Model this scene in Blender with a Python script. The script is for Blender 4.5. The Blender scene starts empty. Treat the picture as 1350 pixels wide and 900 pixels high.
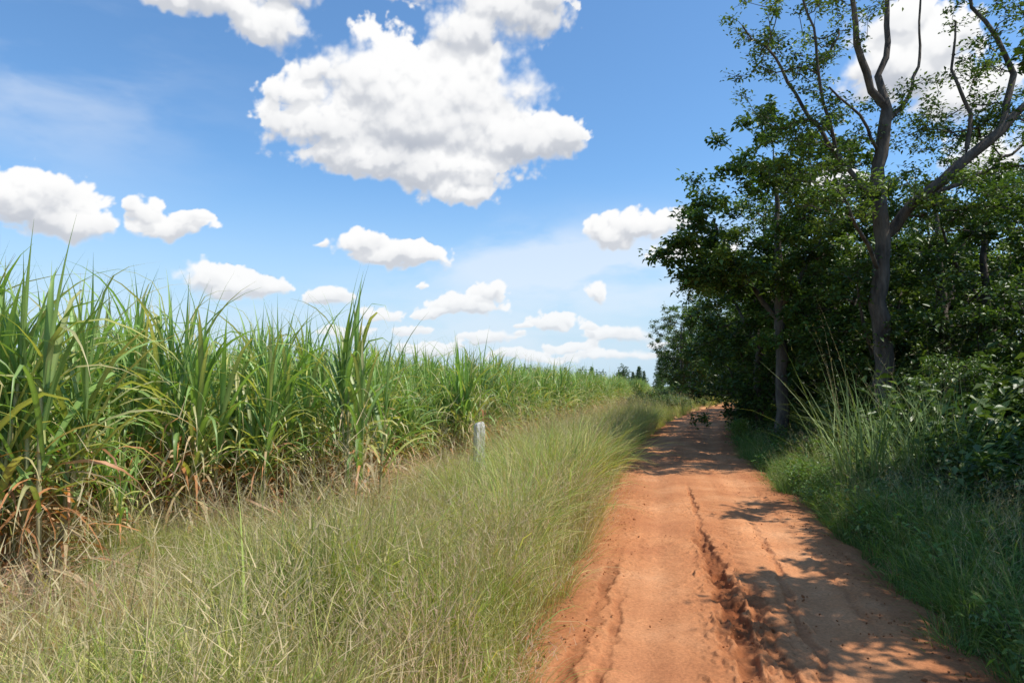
import bpy, bmesh, math, numpy as np
from mathutils import Vector
rng=np.random.default_rng(7)
S=bpy.context.scene
S.view_settings.view_transform='Standard'
try: S.view_settings.look='None'
except: pass
S.view_settings.exposure=0
R=math.radians
# ------------------------------------------------------------------ helpers
def vn(x,y,seed=0):
    x=np.asarray(x,float);y=np.asarray(y,float)
    xi=np.floor(x);yi=np.floor(y);fx=x-xi;fy=y-yi
    fx=fx*fx*(3-2*fx);fy=fy*fy*(3-2*fy)
    def h(a,b):
        v=np.sin(a*127.1+b*311.7+seed*74.7)*43758.5453
        return v-np.floor(v)
    return (h(xi,yi)*(1-fx)+h(xi+1,yi)*fx)*(1-fy)+(h(xi,yi+1)*(1-fx)+h(xi+1,yi+1)*fx)*fy
def fbm(x,y,o=4,seed=0,g=.5):
    t=0;a=.5;f=1.
    for i in range(o):
        t=t+a*vn(x*f+i*3.7,y*f-i*1.3,seed+i);a*=g;f*=2.07
    return t
def worley(x,y,seed=0,f2=False):
    xi=np.floor(x);yi=np.floor(y);best=np.full(x.shape,9.);sec=np.full(x.shape,9.)
    for dx in (-1,0,1):
        for dy in (-1,0,1):
            a=xi+dx;b=yi+dy
            h1=np.sin(a*127.1+b*311.7+seed)*43758.5453;h1-=np.floor(h1)
            h2=np.sin(a*269.5+b*183.3+seed)*43758.5453;h2-=np.floor(h2)
            d=(a+h1-x)**2+(b+h2-y)**2
            if f2: sec=np.minimum(sec,np.maximum(best,d))
            best=np.minimum(best,d)
    return (np.sqrt(best),np.sqrt(sec)) if f2 else np.sqrt(best)
def sstep(a,b,x):
    t=np.clip((x-a)/(b-a),0,1);return t*t*(3-2*t)

class MB:
    def __init__(s): s.v=[];s.f3=[];s.f4=[];s.m3=[];s.m4=[];s.c=[];s.n=0
    def add(s,v,f,c,mat=0):
        v=np.asarray(v,float).reshape(-1,3);f=np.asarray(f,int)
        c=np.asarray(c,float)
        if c.ndim==1: c=np.tile(c,(len(v),1))
        s.v.append(v);s.c.append(c.reshape(len(v),-1))
        if f.shape[1]==3: s.f3.append(f+s.n);s.m3.append(np.full(len(f),mat))
        else: s.f4.append(f+s.n);s.m4.append(np.full(len(f),mat))
        s.n+=len(v)
    def mesh(s,name,mats,smooth=True):
        v=np.concatenate(s.v);c=np.concatenate(s.c)
        f3=np.concatenate(s.f3) if s.f3 else np.zeros((0,3),int)
        f4=np.concatenate(s.f4) if s.f4 else np.zeros((0,4),int)
        mi=np.concatenate(([np.concatenate(s.m3)] if s.m3 else [])+([np.concatenate(s.m4)] if s.m4 else []))
        me=bpy.data.meshes.new(name)
        me.vertices.add(len(v));me.vertices.foreach_set('co',v.astype(np.float32).ravel())
        li=np.concatenate([f3.ravel(),f4.ravel()]).astype(np.int32)
        me.loops.add(len(li));me.loops.foreach_set('vertex_index',li)
        nf=len(f3)+len(f4);me.polygons.add(nf)
        ls=np.concatenate([np.arange(len(f3))*3,len(f3)*3+np.arange(len(f4))*4]).astype(np.int32)
        me.polygons.foreach_set('loop_start',ls)
        me.polygons.foreach_set('material_index',mi.astype(np.int32))
        me.polygons.foreach_set('use_smooth',np.full(nf,smooth))
        a=me.color_attributes.new('col','FLOAT_COLOR','POINT')
        if c.shape[1]==3: c=np.concatenate([c,np.ones((len(c),1))],1)
        a.data.foreach_set('color',c.astype(np.float32).ravel())
        me.update();me.validate()
        for m in mats: me.materials.append(m)
        return me
def obj(name,me,loc=(0,0,0),rz=0,sc=1,link=True):
    o=bpy.data.objects.new(name,me);o.location=loc;o.rotation_euler=(0,0,rz)
    o.scale=(sc,)*3 if np.isscalar(sc) else sc
    if link: S.collection.objects.link(o)
    return o

def blades(mb,base,az,t0,bend,L,W,c0,c1,seg=6,p=1.5,kink=None,ks=.5,fold=0.0,taper=1.0,mat=0,basew=.5,twist=0):
    n=len(az);s=np.linspace(0,1,seg+1)[None,:]
    A=lambda q:np.broadcast_to(np.asarray(q,float),(n,))[:,None]
    th=A(t0)+A(bend)*s**p
    if kink is not None: th=th+A(kink)*sstep(0,.12,s-A(ks))
    thm=(th[:,1:]+th[:,:-1])/2;ds=A(L)/seg
    h=np.concatenate([np.zeros((n,1)),np.cumsum(np.sin(thm)*ds,1)],1)
    z=np.concatenate([np.zeros((n,1)),np.cumsum(np.cos(thm)*ds,1)],1)
    ca,sa=np.cos(A(az)),np.sin(A(az))
    P=np.stack([base[:,0:1]+h*ca,base[:,1:2]+h*sa,base[:,2:3]+z],-1)
    w=A(W)*.5*(basew+(1-basew)*sstep(0,.3,s))*(1-sstep(.35,1.0,s)**taper*.97)
    tw=A(twist)*s
    side=np.stack([-sa*np.cos(tw),ca*np.cos(tw),np.sin(tw)+0*ca],-1)
    nrm=np.stack([-np.cos(th)*ca,-np.cos(th)*sa,np.sin(th)],-1)
    c0=np.broadcast_to(c0,(n,3));c1=np.broadcast_to(c1,(n,3))
    cc=c0[:,None,:]*(1-s[...,None])+c1[:,None,:]*s[...,None]
    l=P+side*w[...,None];r=P-side*w[...,None]
    idx=np.arange(n*(seg+1)).reshape(n,seg+1)
    if fold>0:
        l=l+nrm*(w*fold)[...,None];r=r+nrm*(w*fold)[...,None]
        V=np.stack([l,P,r],2);C=np.stack([cc*.95,cc*1.35,cc*.95],2)
        a=idx[:,:-1].ravel()*3;b=idx[:,1:].ravel()*3
        F=np.concatenate([np.stack([a,a+1,b+1,b],1),np.stack([a+1,a+2,b+2,b+1],1)])
    else:
        V=np.stack([l,r],2);C=np.stack([cc,cc],2)
        a=idx[:,:-1].ravel()*2;b=idx[:,1:].ravel()*2
        F=np.stack([a,a+1,b+1,b],1)
    mb.add(V.reshape(-1,3),F,C.reshape(-1,3),mat)
    return P

def tube(mb,pts,rad,col,k=6,mat=0):
    pts=np.asarray(pts,float);m=len(pts)
    rad=np.broadcast_to(rad,(m,))
    d=np.gradient(pts,axis=0);d/=np.linalg.norm(d,axis=1)[:,None]+1e-9
    ref=np.array([0.31,.95,0.05]);u=np.cross(d,ref);u/=np.linalg.norm(u,axis=1)[:,None]+1e-9;w=np.cross(d,u)
    a=np.linspace(0,2*np.pi,k,endpoint=False)
    V=pts[:,None]+rad[:,None,None]*(u[:,None]*np.cos(a)[None,:,None]+w[:,None]*np.sin(a)[None,:,None])
    i=np.arange(m-1)[:,None]*k;j=np.arange(k)[None];j2=(j+1)%k
    F=np.stack([i+j,i+j2,i+k+j2,i+k+j],-1).reshape(-1,4)
    c=np.asarray(col,float)
    if c.ndim==2: c=np.repeat(c,k,0)
    mb.add(V.reshape(-1,3),F,c,mat)

def leaves(mb,pos,size,col,up=.6,mat=0,ar=.45,droop=.2):
    n=len(pos)
    size=np.broadcast_to(size,(n,))
    N=rng.normal(size=(n,3));N/=np.linalg.norm(N,axis=1)[:,None];N[:,2]=np.abs(N[:,2])+up;N/=np.linalg.norm(N,axis=1)[:,None]
    D=rng.normal(size=(n,3));D[:,2]-=droop;D-=N*(D*N).sum(1)[:,None];D/=np.linalg.norm(D,axis=1)[:,None]
    B=np.cross(N,D);s=size[:,None]
    a=pos;tip=pos+D*s-N*s*.12;m=pos+D*s*.45
    l=m+B*s*ar*.5+N*s*.1;r=m-B*s*ar*.5+N*s*.1
    V=np.stack([a,l,tip,r],1).reshape(-1,3);i=np.arange(n)*4
    F=np.concatenate([np.stack([i,i+1,i+2],1),np.stack([i,i+2,i+3],1)])
    C=np.repeat(np.broadcast_to(col,(n,3)),4,0)
    mb.add(V,F,C,mat)
# ------------------------------------------------------------------ materials
def newmat(name):
    m=bpy.data.materials.new(name);m.use_nodes=True;nt=m.node_tree;nt.nodes.clear()
    return m,nt,nt.nodes,nt.links
def leafmat(name,trans=.3,rough=.5,spec=.35,var=.25):
    m,nt,N,L=newmat(name)
    out=N.new('ShaderNodeOutputMaterial');at=N.new('ShaderNodeAttribute');at.attribute_name='col'
    oi=N.new('ShaderNodeObjectInfo');mr=N.new('ShaderNodeMapRange')
    mr.inputs[3].default_value=1-var;mr.inputs[4].default_value=1+var;L.new(oi.outputs['Random'],mr.inputs[0])
    vm=N.new('ShaderNodeVectorMath');vm.operation='SCALE';L.new(at.outputs['Color'],vm.inputs[0]);L.new(mr.outputs[0],vm.inputs['Scale'])
    pb=N.new('ShaderNodeBsdfPrincipled');pb.inputs['Roughness'].default_value=rough;pb.inputs['Specular IOR Level'].default_value=spec
    L.new(vm.outputs[0],pb.inputs['Base Color'])
    if trans>0:
        tr=N.new('ShaderNodeBsdfTranslucent');mu=N.new('ShaderNodeVectorMath');mu.operation='MULTIPLY';mu.inputs[1].default_value=(1.5,1.6,.6)
        L.new(vm.outputs[0],mu.inputs[0]);L.new(mu.outputs[0],tr.inputs[0])
        mx=N.new('ShaderNodeMixShader');mx.inputs[0].default_value=trans
        L.new(pb.outputs[0],mx.inputs[1]);L.new(tr.outputs[0],mx.inputs[2]);L.new(mx.outputs[0],out.inputs[0])
    else: L.new(pb.outputs[0],out.inputs[0])
    return m
def barkmat(name,c0,c1,scale=6):
    m,nt,N,L=newmat(name)
    out=N.new('ShaderNodeOutputMaterial');pb=N.new('ShaderNodeBsdfPrincipled');pb.inputs['Roughness'].default_value=.9
    tc=N.new('ShaderNodeTexCoord');mp=N.new('ShaderNodeMapping');mp.inputs['Scale'].default_value=(1,1,.25)
    no=N.new('ShaderNodeTexNoise');no.inputs['Scale'].default_value=scale;no.inputs['Detail'].default_value=6;no.inputs['Roughness'].default_value=.65
    L.new(tc.outputs['Object'],mp.inputs[0]);L.new(mp.outputs[0],no.inputs[0])
    cr=N.new('ShaderNodeValToRGB');cr.color_ramp.elements[0].position=.35;cr.color_ramp.elements[1].position=.68
    cr.color_ramp.elements[0].color=(*c0,1);cr.color_ramp.elements[1].color=(*c1,1)
    L.new(no.outputs[0],cr.inputs[0]);L.new(cr.outputs[0],pb.inputs['Base Color'])
    bp=N.new('ShaderNodeBump');bp.inputs['Strength'].default_value=.8;bp.inputs['Distance'].default_value=.05
    L.new(no.outputs[0],bp.inputs['Height']);L.new(bp.outputs[0],pb.inputs['Normal']);L.new(pb.outputs[0],out.inputs[0])
    return m
def soilmat(name,cols,sc=1.2,bump=.5,fine=60):
    m,nt,N,L=newmat(name)
    out=N.new('ShaderNodeOutputMaterial');pb=N.new('ShaderNodeBsdfPrincipled');pb.inputs['Roughness'].default_value=.95;pb.inputs['Specular IOR Level'].default_value=.15
    tc=N.new('ShaderNodeTexCoord')
    n1=N.new('ShaderNodeTexNoise');n1.inputs['Scale'].default_value=sc;n1.inputs['Detail'].default_value=7;n1.inputs['Roughness'].default_value=.62
    n2=N.new('ShaderNodeTexNoise');n2.inputs['Scale'].default_value=fine;n2.inputs['Detail'].default_value=4;n2.inputs['Roughness'].default_value=.7
    L.new(tc.outputs['Object'],n1.inputs[0]);L.new(tc.outputs['Object'],n2.inputs[0])
    cr=N.new('ShaderNodeValToRGB');els=cr.color_ramp.elements
    els[0].position=.3;els[0].color=(*cols[0],1);els[1].position=.7;els[1].color=(*cols[-1],1)
    for i,c in enumerate(cols[1:-1]):
        e=els.new(.3+.4*(i+1)/(len(cols)-1));e.color=(*c,1)
    L.new(n1.outputs[0],cr.inputs[0])
    mr=N.new('ShaderNodeMapRange');mr.inputs[1].default_value=.3;mr.inputs[2].default_value=.7;mr.inputs[3].default_value=.76;mr.inputs[4].default_value=1.2
    L.new(n2.outputs[0],mr.inputs[0])
    vm=N.new('ShaderNodeVectorMath');vm.operation='SCALE';L.new(cr.outputs[0],vm.inputs[0]);L.new(mr.outputs[0],vm.inputs['Scale'])
    at=N.new('ShaderNodeAttribute');at.attribute_name='col'
    vm2=N.new('ShaderNodeVectorMath');vm2.operation='MULTIPLY';L.new(vm.outputs[0],vm2.inputs[0]);L.new(at.outputs['Color'],vm2.inputs[1])
    L.new(vm2.outputs[0],pb.inputs['Base Color'])
    ad=N.new('ShaderNodeMath');ad.operation='MULTIPLY_ADD';ad.inputs[1].default_value=.35;L.new(n2.outputs[0],ad.inputs[0]);L.new(n1.outputs[0],ad.inputs[2])
    bp=N.new('ShaderNodeBump');bp.inputs['Strength'].default_value=bump;bp.inputs['Distance'].default_value=.03
    L.new(ad.outputs[0],bp.inputs['Height']);L.new(bp.outputs[0],pb.inputs['Normal']);L.new(pb.outputs[0],out.inputs[0])
    return m
M_cane=leafmat('cane_leaf',.28,.42,.45,.12)
M_grass=leafmat('grass_blade',.3,.6,.25,.22)
M_tree=leafmat('tree_leaf',.24,.42,.4,.15)
M_bark=barkmat('bark',(.035,.026,.019),(.17,.135,.10))
M_stalk=leafmat('cane_stalk',.0,.5,.3,.1)
M_road=soilmat('laterite_road',[(.42,.168,.072),(.53,.235,.102),(.62,.31,.15)],.9,.8,45)
M_ground=soilmat('field_soil',[(.20,.09,.04),(.32,.15,.066),(.30,.19,.09)],.7,.8,30)
# ------------------------------------------------------------------ terrain
CY=np.array([-12,-4,0,3.9,8,16.6,29.4,41,55,70,90,140.]);CX=np.array([-3.2,-.9,.3,1.33,2.35,4.1,7.9,12.0,17.6,25,36,66.])
def cxf(y):
    y=np.asarray(y,float);o=0
    for d in (-2.5,-1.2,0,1.2,2.5): o=o+np.interp(y+d,CY,CX)
    return o/5
def tof(x,y):
    sl=(cxf(np.asarray(y)+.5)-cxf(np.asarray(y)-.5))
    return (x-cxf(y))/np.sqrt(1+sl**2)
EY=[3,5.2,5.9,7.2,7.5,8.7,9.3,14,20,36,52,75,110];EX=[-4.3,-3.7,-4.3,-4.1,-2.5,-1.4,-2.0,-.8,.9,5.2,9.3,14.6,22]
def edge(y): return np.interp(y,EY,EX)
def gz(x,y):
    t=tof(x,y);w=1.5
    z=.07*(fbm(x*.5,y*.5,4,1)-.5)+.03*(fbm(x*3,y*3,3,2)-.5)
    z=z+.02
    z=z-.34*sstep(1.4,3.4,t)
    z=z-(.17)*(1-sstep(w-.3,w+.35,np.abs(t)))
    return z
xs=np.concatenate([-np.geomspace(8,900,26)[::-1],np.arange(-7.85,20,.15),np.geomspace(20,900,26)])
ys=np.concatenate([-np.geomspace(2,600,14)[::-1],np.arange(-1.8,30,.15),np.arange(30,90,.5),np.geomspace(90,1500,24)])
X,Y=np.meshgrid(xs,ys);Z=gz(X,Y)
ny,nx=X.shape;i=np.arange(ny-1)[:,None]*nx;j=np.arange(nx-1)[None]
F=np.stack([i+j,i+j+1,i+nx+j+1,i+nx+j],-1).reshape(-1,4)
mb=MB()
g=fbm(X*.6,Y*.6,4,9)
tt=tof(X,Y);veg=sstep(1.7,2.3,np.abs(tt))
far=sstep(60,130,np.hypot(X,Y))
gm=np.stack([(1-.35*veg*sstep(.35,.6,g))*(1-.62*far),1-.05*far+0*g,(1-.1*veg)*(1-.2*far)],-1)
rd=1+.75*(1-veg)*(1-far)
mb.add(np.stack([X,Y,Z],-1),F,(gm*rd[...,None]).reshape(-1,3))
obj('ground',mb.mesh('ground',[M_ground]))
# road
sy=np.concatenate([np.arange(-8,3,.1),np.arange(3,11,.013),np.arange(11,30,.06),np.arange(30,130,.4)])
tv=np.concatenate([np.arange(-1.85,-1.1,.03),np.arange(-1.1,-.7,.011),np.arange(-.7,-.3,.02),np.arange(-.3,.6,.0085),np.arange(.6,1.86,.022)])
T,Yc=np.meshgrid(tv,sy)
sl=(cxf(Yc+.5)-cxf(Yc-.5));nl=np.sqrt(1+sl**2)
XX=cxf(Yc)+T/nl;YY=Yc-T*sl/nl
hw=1.42+.34*(fbm(Yc*.8,np.sign(T)*3+3,3,5)-.5)*2+.10*(vn(Yc*5,T*0,8)-.5)
zz=.028*(fbm(XX*1.2,YY*1.2,4,11)-.5)+.018*(fbm(XX*8,YY*8,4,13)-.5)
zz+=.03*(1-(T/1.4)**2)
for t0,w,dp in ((-.62,.2,.030),(.66,.22,.034)):
    zz-=dp*np.exp(-((T-t0-.06*(fbm(Yc*.3,Yc*0,2,21)-.5))/w)**2)
rut_dark=np.zeros_like(T)
def rut(t0,w,dp,y0,y1,seed,drift=0.,cont=.5):
    global rut_dark
    c=t0+drift*(Yc-4)+.10*(fbm(Yc*.4,Yc*0+seed,2,seed)-.5)+.14*(fbm(Yc*6,T*3,3,seed)-.5)
    m=sstep(y0-.6,y0+.3,Yc)*(1-sstep(y1-1.5,y1+.3,Yc))*(cont+(1-cont)*sstep(.36,.50,fbm(Yc*1.6,Yc*0+seed,3,seed+4)))
    ww=w*(.35+1.5*fbm(Yc*5,T*9,3,seed+2))
    d=(T-c)/ww
    crumb=sstep(.40,.60,fbm(Yc*20,T*20,2,seed+7))
    rough=.55+1.0*fbm(Yc*18,T*18,2,seed+9)
    pit=np.exp(-np.abs(d)**6)*rough
    rut_dark=np.maximum(rut_dark,m*np.exp(-(d*.9)**6)*dp/.05)
    return m*(-dp*pit+dp*.55*np.exp(-((np.abs(d)-1.9)/.9)**2)*crumb)
R_=rut(.04,.075,.075,1,8.2,31,-.05,.6)+rut(.26,.05,.055,1,6.6,32,-.03,.55)+rut(-.10,.03,.028,4.5,12,33)+rut(-.98,.05,.036,1,7,34)+rut(-.80,.03,.026,2,6,39)+rut(.50,.035,.024,3,9,35)+rut(.95,.03,.014,5,12,36)+rut(.15,.02,.03,3,6,37,0,.3)
zz+=R_
f1,f2=worley(XX*8+.6*fbm(XX*6,YY*6,2,81),YY*5,3.3,True)
zone=np.exp(-((T-.12)/.26)**2)*sstep(.40,.54,fbm(XX*2,YY*.9,3,83))*(1-sstep(6.5,9,Yc))
zone=np.maximum(zone,.8*np.exp(-((T+.9)/.16)**2)*sstep(.45,.58,fbm(XX*2,YY*1.2,3,84))*(1-sstep(5.5,8,Yc)))
crack=zone*(1-sstep(.02,.10,f2-f1))
zz-=.016*crack;zz+=.012*zone*(vn(np.floor(XX*8),np.floor(YY*5),85)-.5)
rut_dark=np.maximum(rut_dark,.5*crack)
lug=np.clip(np.sin(Yc*30+T*18+4*fbm(Yc*2,T*2,2,77))*.5+.5,0,1)**2*(np.exp(-((T+.86)/.10)**2)*sstep(.33,.5,vn(Yc*1.1,Yc*0+9,41))+.8*np.exp(-((T-.16)/.09)**2)*sstep(4.5,5.5,Yc)+.5*np.exp(-((T-.75)/.10)**2)*sstep(.4,.6,vn(Yc*.8,Yc*0+2,43)))
zz-=.022*lug*(1-sstep(9,12,Yc))
cr_=sstep(.60,.8,vn(XX*26,YY*26,51))*sstep(.40,.60,fbm(XX*1.4,YY*.7,3,52)+.25*np.exp(-((np.abs(T)-1.15)/.25)**2))
zz+=.010*cr_
zz-=.16*sstep(0,.45,np.abs(T)-hw)
ny,nx=T.shape;i=np.arange(ny-1)[:,None]*nx;j=np.arange(nx-1)[None]
F=np.stack([i+j,i+j+1,i+nx+j+1,i+nx+j],-1).reshape(-1,4)
st=fbm(T*5,Yc*.25,4,61);st2=fbm(T*14,Yc*.5,3,62);pat=fbm(XX*.9,YY*.5,4,66)
packed=np.exp(-((T+.62)/.28)**2)+np.exp(-((T-.66)/.3)**2)
br=.72+.34*st+.16*st2+.24*(pat-.5)+.10*packed*.8-.18*sstep(.85,1.35,np.abs(T))
br=br*(1-.45*np.clip(rut_dark,0,1))  # ruts and cracks coloured darker than the road around them
colr=np.stack([br,br*(.90+.1*st+.05*packed-.12*rut_dark),br*(.85+.14*st+.10*packed-.18*rut_dark)],-1)
mb=MB();mb.add(np.stack([XX,YY,zz],-1),F,np.clip(colr,.1,2).reshape(-1,3))
obj('dirt_road',mb.mesh('dirt_road',[M_road]))
# ------------------------------------------------------------------ scatter
def srccoll(name,meshes):
    c=bpy.data.collections.new(name)
    for me in meshes:
        o=bpy.data.objects.new(me.name,me);c.objects.link(o)
    return c
def scatter(name,pts,scl,coll,nvar,tilt=.08):
    n=len(pts)
    me=bpy.data.meshes.new(name);me.vertices.add(n);me.vertices.foreach_set('co',np.asarray(pts,np.float32).ravel())
    a=me.attributes.new('rot','FLOAT_VECTOR','POINT')
    rot=np.stack([rng.normal(0,tilt,n),rng.normal(0,tilt,n),rng.uniform(0,6.283,n)],1)
    a.data.foreach_set('vector',rot.astype(np.float32).ravel())
    a=me.attributes.new('scl','FLOAT','POINT');a.data.foreach_set('value',np.asarray(scl,np.float32))
    a=me.attributes.new('idx','INT','POINT');a.data.foreach_set('value',rng.integers(0,nvar,n).astype(np.int32))
    o=obj(name,me)
    ng=bpy.data.node_groups.new('scatter_'+name,'GeometryNodeTree')
    ng.interface.new_socket('Geometry',in_out='INPUT',socket_type='NodeSocketGeometry')
    ng.interface.new_socket('Geometry',in_out='OUTPUT',socket_type='NodeSocketGeometry')
    N=ng.nodes;L=ng.links
    gi=N.new('NodeGroupInput');go=N.new('NodeGroupOutput');ip=N.new('GeometryNodeInstanceOnPoints')
    ci=N.new('GeometryNodeCollectionInfo');ci.inputs['Collection'].default_value=coll
    ci.inputs['Separate Children'].default_value=True;ci.inputs['Reset Children'].default_value=True
    def na(t,nm):
        q=N.new('GeometryNodeInputNamedAttribute');q.data_type=t;q.inputs['Name'].default_value=nm;return q.outputs[0]
    L.new(gi.outputs[0],ip.inputs['Points']);L.new(ci.outputs[0],ip.inputs['Instance'])
    ip.inputs['Pick Instance'].default_value=True
    L.new(na('INT','idx'),ip.inputs['Instance Index']);L.new(na('FLOAT_VECTOR','rot'),ip.inputs['Rotation']);L.new(na('FLOAT','scl'),ip.inputs['Scale'])
    L.new(ip.outputs[0],go.inputs[0])
    md=o.modifiers.new('scatter','NODES');md.node_group=ng
    return o
# ------------------------------------------------------------------ sugarcane
def cane(name,ns,hs=(1.15,1.85),spread=.2):
    mb=MB()
    for k in range(ns):
        a=rng.uniform(0,6.28);r=spread*math.sqrt(rng.uniform(0,1));b=np.array([r*math.cos(a),r*math.sin(a),0.])
        H=rng.uniform(*hs);la=a+rng.normal(0,.6);ln=rng.uniform(.02,.17)
        top=b+np.array([math.cos(la)*ln*H,math.sin(la)*ln*H,H])
        q=np.linspace(0,1,13)
        pts=b+(top-b)*q[:,None];pts[:,0]+=.03*np.sin(q*3+k)
        rad=.018*(1-.25*q)+.003*(np.arange(13)%2)
        base=np.array([.36,.30,.17]) if rng.random()<.6 else np.array([.25,.24,.10])
        col=base*(1+.5*(np.arange(13)%2))[:,None]*(1-.2*q[:,None])+np.array([0,.06,0])*q[:,None]
        tube(mb,pts,rad,col,5,1)
        nl=int(rng.integers(10,14))
        f=np.linspace(0,1,nl);az=la+np.arange(nl)*math.pi+rng.normal(0,.6,nl)
        zf=.45+.57*f;pb=b+(top-b)*zf[:,None]
        t0=np.radians(38-32*f+rng.normal(0,5,nl));bend=np.radians(138-96*f**1.1+rng.normal(0,20,nl))
        L=rng.uniform(1.1,1.55,nl)*(.85+.25*np.sin(f*2.6));W=rng.uniform(.038,.062,nl)
        g=np.array([.195,.31,.092])*rng.uniform(.72,1.28,(nl,1))
        yl=rng.random(nl)<(.40*(1-f))
        g[yl]=np.array([.40,.42,.13])*rng.uniform(.8,1.1)
        tip=g*np.array([1.2,1.12,1.0]);dry=rng.random(nl)<.3;tip[dry]=[.48,.40,.2]
        kk=np.where(rng.random(nl)<.35,np.radians(rng.uniform(30,100,nl)),0)
        blades(mb,pb,az,t0,bend,L,W,g,tip,8,1.7,kk,rng.uniform(.4,.75,nl),.35,1.0,0,.75,rng.normal(0,.5,nl))
        m=3;blades(mb,np.tile(top,(m,1)),rng.uniform(0,6.28,m),np.radians(rng.uniform(1,7,m)),np.radians(rng.uniform(8,40,m)),rng.uniform(.85,1.35,m),.034,[.24,.36,.11],[.26,.36,.11],7,2,None,.5,.4)
        m=int(rng.integers(11,16));zf=rng.uniform(.08,.75,m)
        c=np.array([.58,.43,.25])*rng.uniform(.55,1.25,(m,1));c[rng.random(m)<.4]*=np.array([1.0,.62,.46])
        blades(mb,b+(top-b)*zf[:,None],rng.uniform(0,6.28,m),np.radians(rng.uniform(25,85,m)),np.radians(rng.uniform(70,130,m)),rng.uniform(.5,1.05,m),rng.uniform(.016,.038,m),c,c*.9,6,.8,np.radians(rng.uniform(0,50,m)),rng.uniform(.2,.6,m),0,1,0,.8,rng.normal(0,1.2,m))
    m=30;c=np.array([.52,.36,.2])*rng.uniform(.5,1.2,(m,1));a=rng.uniform(0,6.28,m)
    blades(mb,np.stack([np.cos(a)*.2,np.sin(a)*.2,np.full(m,.06)],1),a,np.radians(rng.uniform(40,75,m)),np.radians(rng.uniform(15,50,m)),rng.uniform(.4,.85,m),.024,c,c,5,1,None,.5,0)
    return mb.mesh(name,[M_cane,M_stalk])
canes=[cane('sugarcane_plant',int(n)) for n in (6,7,8,7,6,9)]
cc=srccoll('sugarcane_sources',canes)
front=[(-3.68,5.35,2,1.05),(-4.5,6.0,1,1.0),(-4.65,7.2,3,1.05),(-4.15,7.9,0,1.08),(-3.55,7.65,3,1.06),(-2.95,7.75,0,.86),(-1.78,8.35,4,1.02),(-2.4,9.3,1,.88),(-.9,14.0,2,1.04),(-4.15,5.15,5,1.06),(-3.75,6.6,4,.55)]
for k,(x,y,v,s) in enumerate(front):
    obj('sugarcane_plant',canes[v],(x,y,float(gz(x,y))-.02),k*1.7,s)
pts=[]
for y in np.arange(4.6,110,.66):
    dep=12 if y<60 else 8
    for x in np.arange(edge(y)-dep,edge(y)-.3,.70 if y<40 else .85):
        px=x+rng.uniform(-.22,.22);py=y+rng.uniform(-.2,.2)
        if px>edge(py)-.15: continue
        if px<edge(py)-4 and rng.random()<.45: continue
        if min((px-f[0])**2+(py-f[1])**2 for f in front)<.25: continue
        pts.append((px,py))
pts=np.array(pts);P3=np.c_[pts,gz(pts[:,0],pts[:,1])-.02]
sc=rng.uniform(.74,1.08,len(pts))*np.where(pts[:,1]>12,.92,1.0)*(1-.0012*pts[:,1])
scatter('sugarcane_field',P3,sc,cc,len(canes),.06)
mbl=[]
for k in range(3):
    mb=MB();m=40;c=np.array([.46,.27,.15])*rng.uniform(.5,1.3,(m,1));a=rng.uniform(0,6.28,m);b=np.stack([rng.normal(0,.25,m),rng.normal(0,.25,m),rng.uniform(.03,.25,m)],1)
    blades(mb,b,a,np.radians(rng.uniform(55,85,m)),np.radians(rng.uniform(5,50,m)),rng.uniform(.35,.8,m),rng.uniform(.012,.03,m),c,c,4,1,None,.5,0,1,0,.8,rng.normal(0,1.5,m));mbl.append(mb.mesh('cane_trash_variant',[M_stalk]))
ctr=srccoll('cane_trash_sources',mbl)
y=np.concatenate([rng.uniform(4.6,12,260),rng.uniform(12,34,220)]);x=edge(y)-.05-rng.random(480)**1.2*2.8
scatter('cane_trash',np.c_[x,y,gz(x,y)],rng.uniform(.7,1.2,480),ctr,3,.1)
# ------------------------------------------------------------------ grasses
def wispy(name,n,hmin,hmax,cols,w=.0045,heads=.25,bend=55,r=.14,seg=5,hc=(.46,.38,.22)):
    mb=MB();a=rng.uniform(0,6.28,n);rr=r*np.sqrt(rng.random(n))
    b=np.stack([rr*np.cos(a),rr*np.sin(a),np.zeros(n)],1)
    L=rng.uniform(hmin,hmax,n);cols=np.array(cols)
    c=cols[rng.integers(0,len(cols),n)]*rng.uniform(.75,1.25,(n,1))
    az=a+rng.normal(0,.9,n)
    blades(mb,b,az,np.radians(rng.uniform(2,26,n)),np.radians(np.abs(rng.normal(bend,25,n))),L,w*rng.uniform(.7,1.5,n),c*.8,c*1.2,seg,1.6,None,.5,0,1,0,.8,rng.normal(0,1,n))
    m=int(n*heads)
    if m:
        a=rng.uniform(0,6.28,m);rr=r*np.sqrt(rng.random(m));b=np.stack([rr*np.cos(a),rr*np.sin(a),np.zeros(m)],1)
        c=np.array(hc)*rng.uniform(.8,1.2,(m,1))
        P=blades(mb,b,a+rng.normal(0,.8,m),np.radians(rng.uniform(2,16,m)),np.radians(rng.uniform(10,46,m)),rng.uniform(hmax*.85,hmax*1.25,m),.0034,[.34,.34,.14],c,6,1.6,None,.5,0,1,0,1)
        for q in range(8):
            s=.58+.40*q/8;ii=s*6;i0=int(ii);fr=ii-i0
            pb=P[:,i0]*(1-fr)+P[:,min(i0+1,6)]*fr
            blades(mb,pb,rng.uniform(0,6.28,m),np.radians(rng.uniform(20,60,m)),np.radians(rng.uniform(10,60,m)),rng.uniform(.05,.14,m)*(1.25-s*.6),.0032,c,c*1.1,1,1,None,.5,0,1,0,1)
    return mb.mesh(name,[M_grass])
OL=[(.44,.46,.13),(.35,.42,.11),(.50,.48,.17),(.26,.36,.09),(.58,.50,.24)]
DRY=[(.58,.48,.25),(.50,.42,.2),(.46,.43,.16),(.62,.5,.3)]
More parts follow.
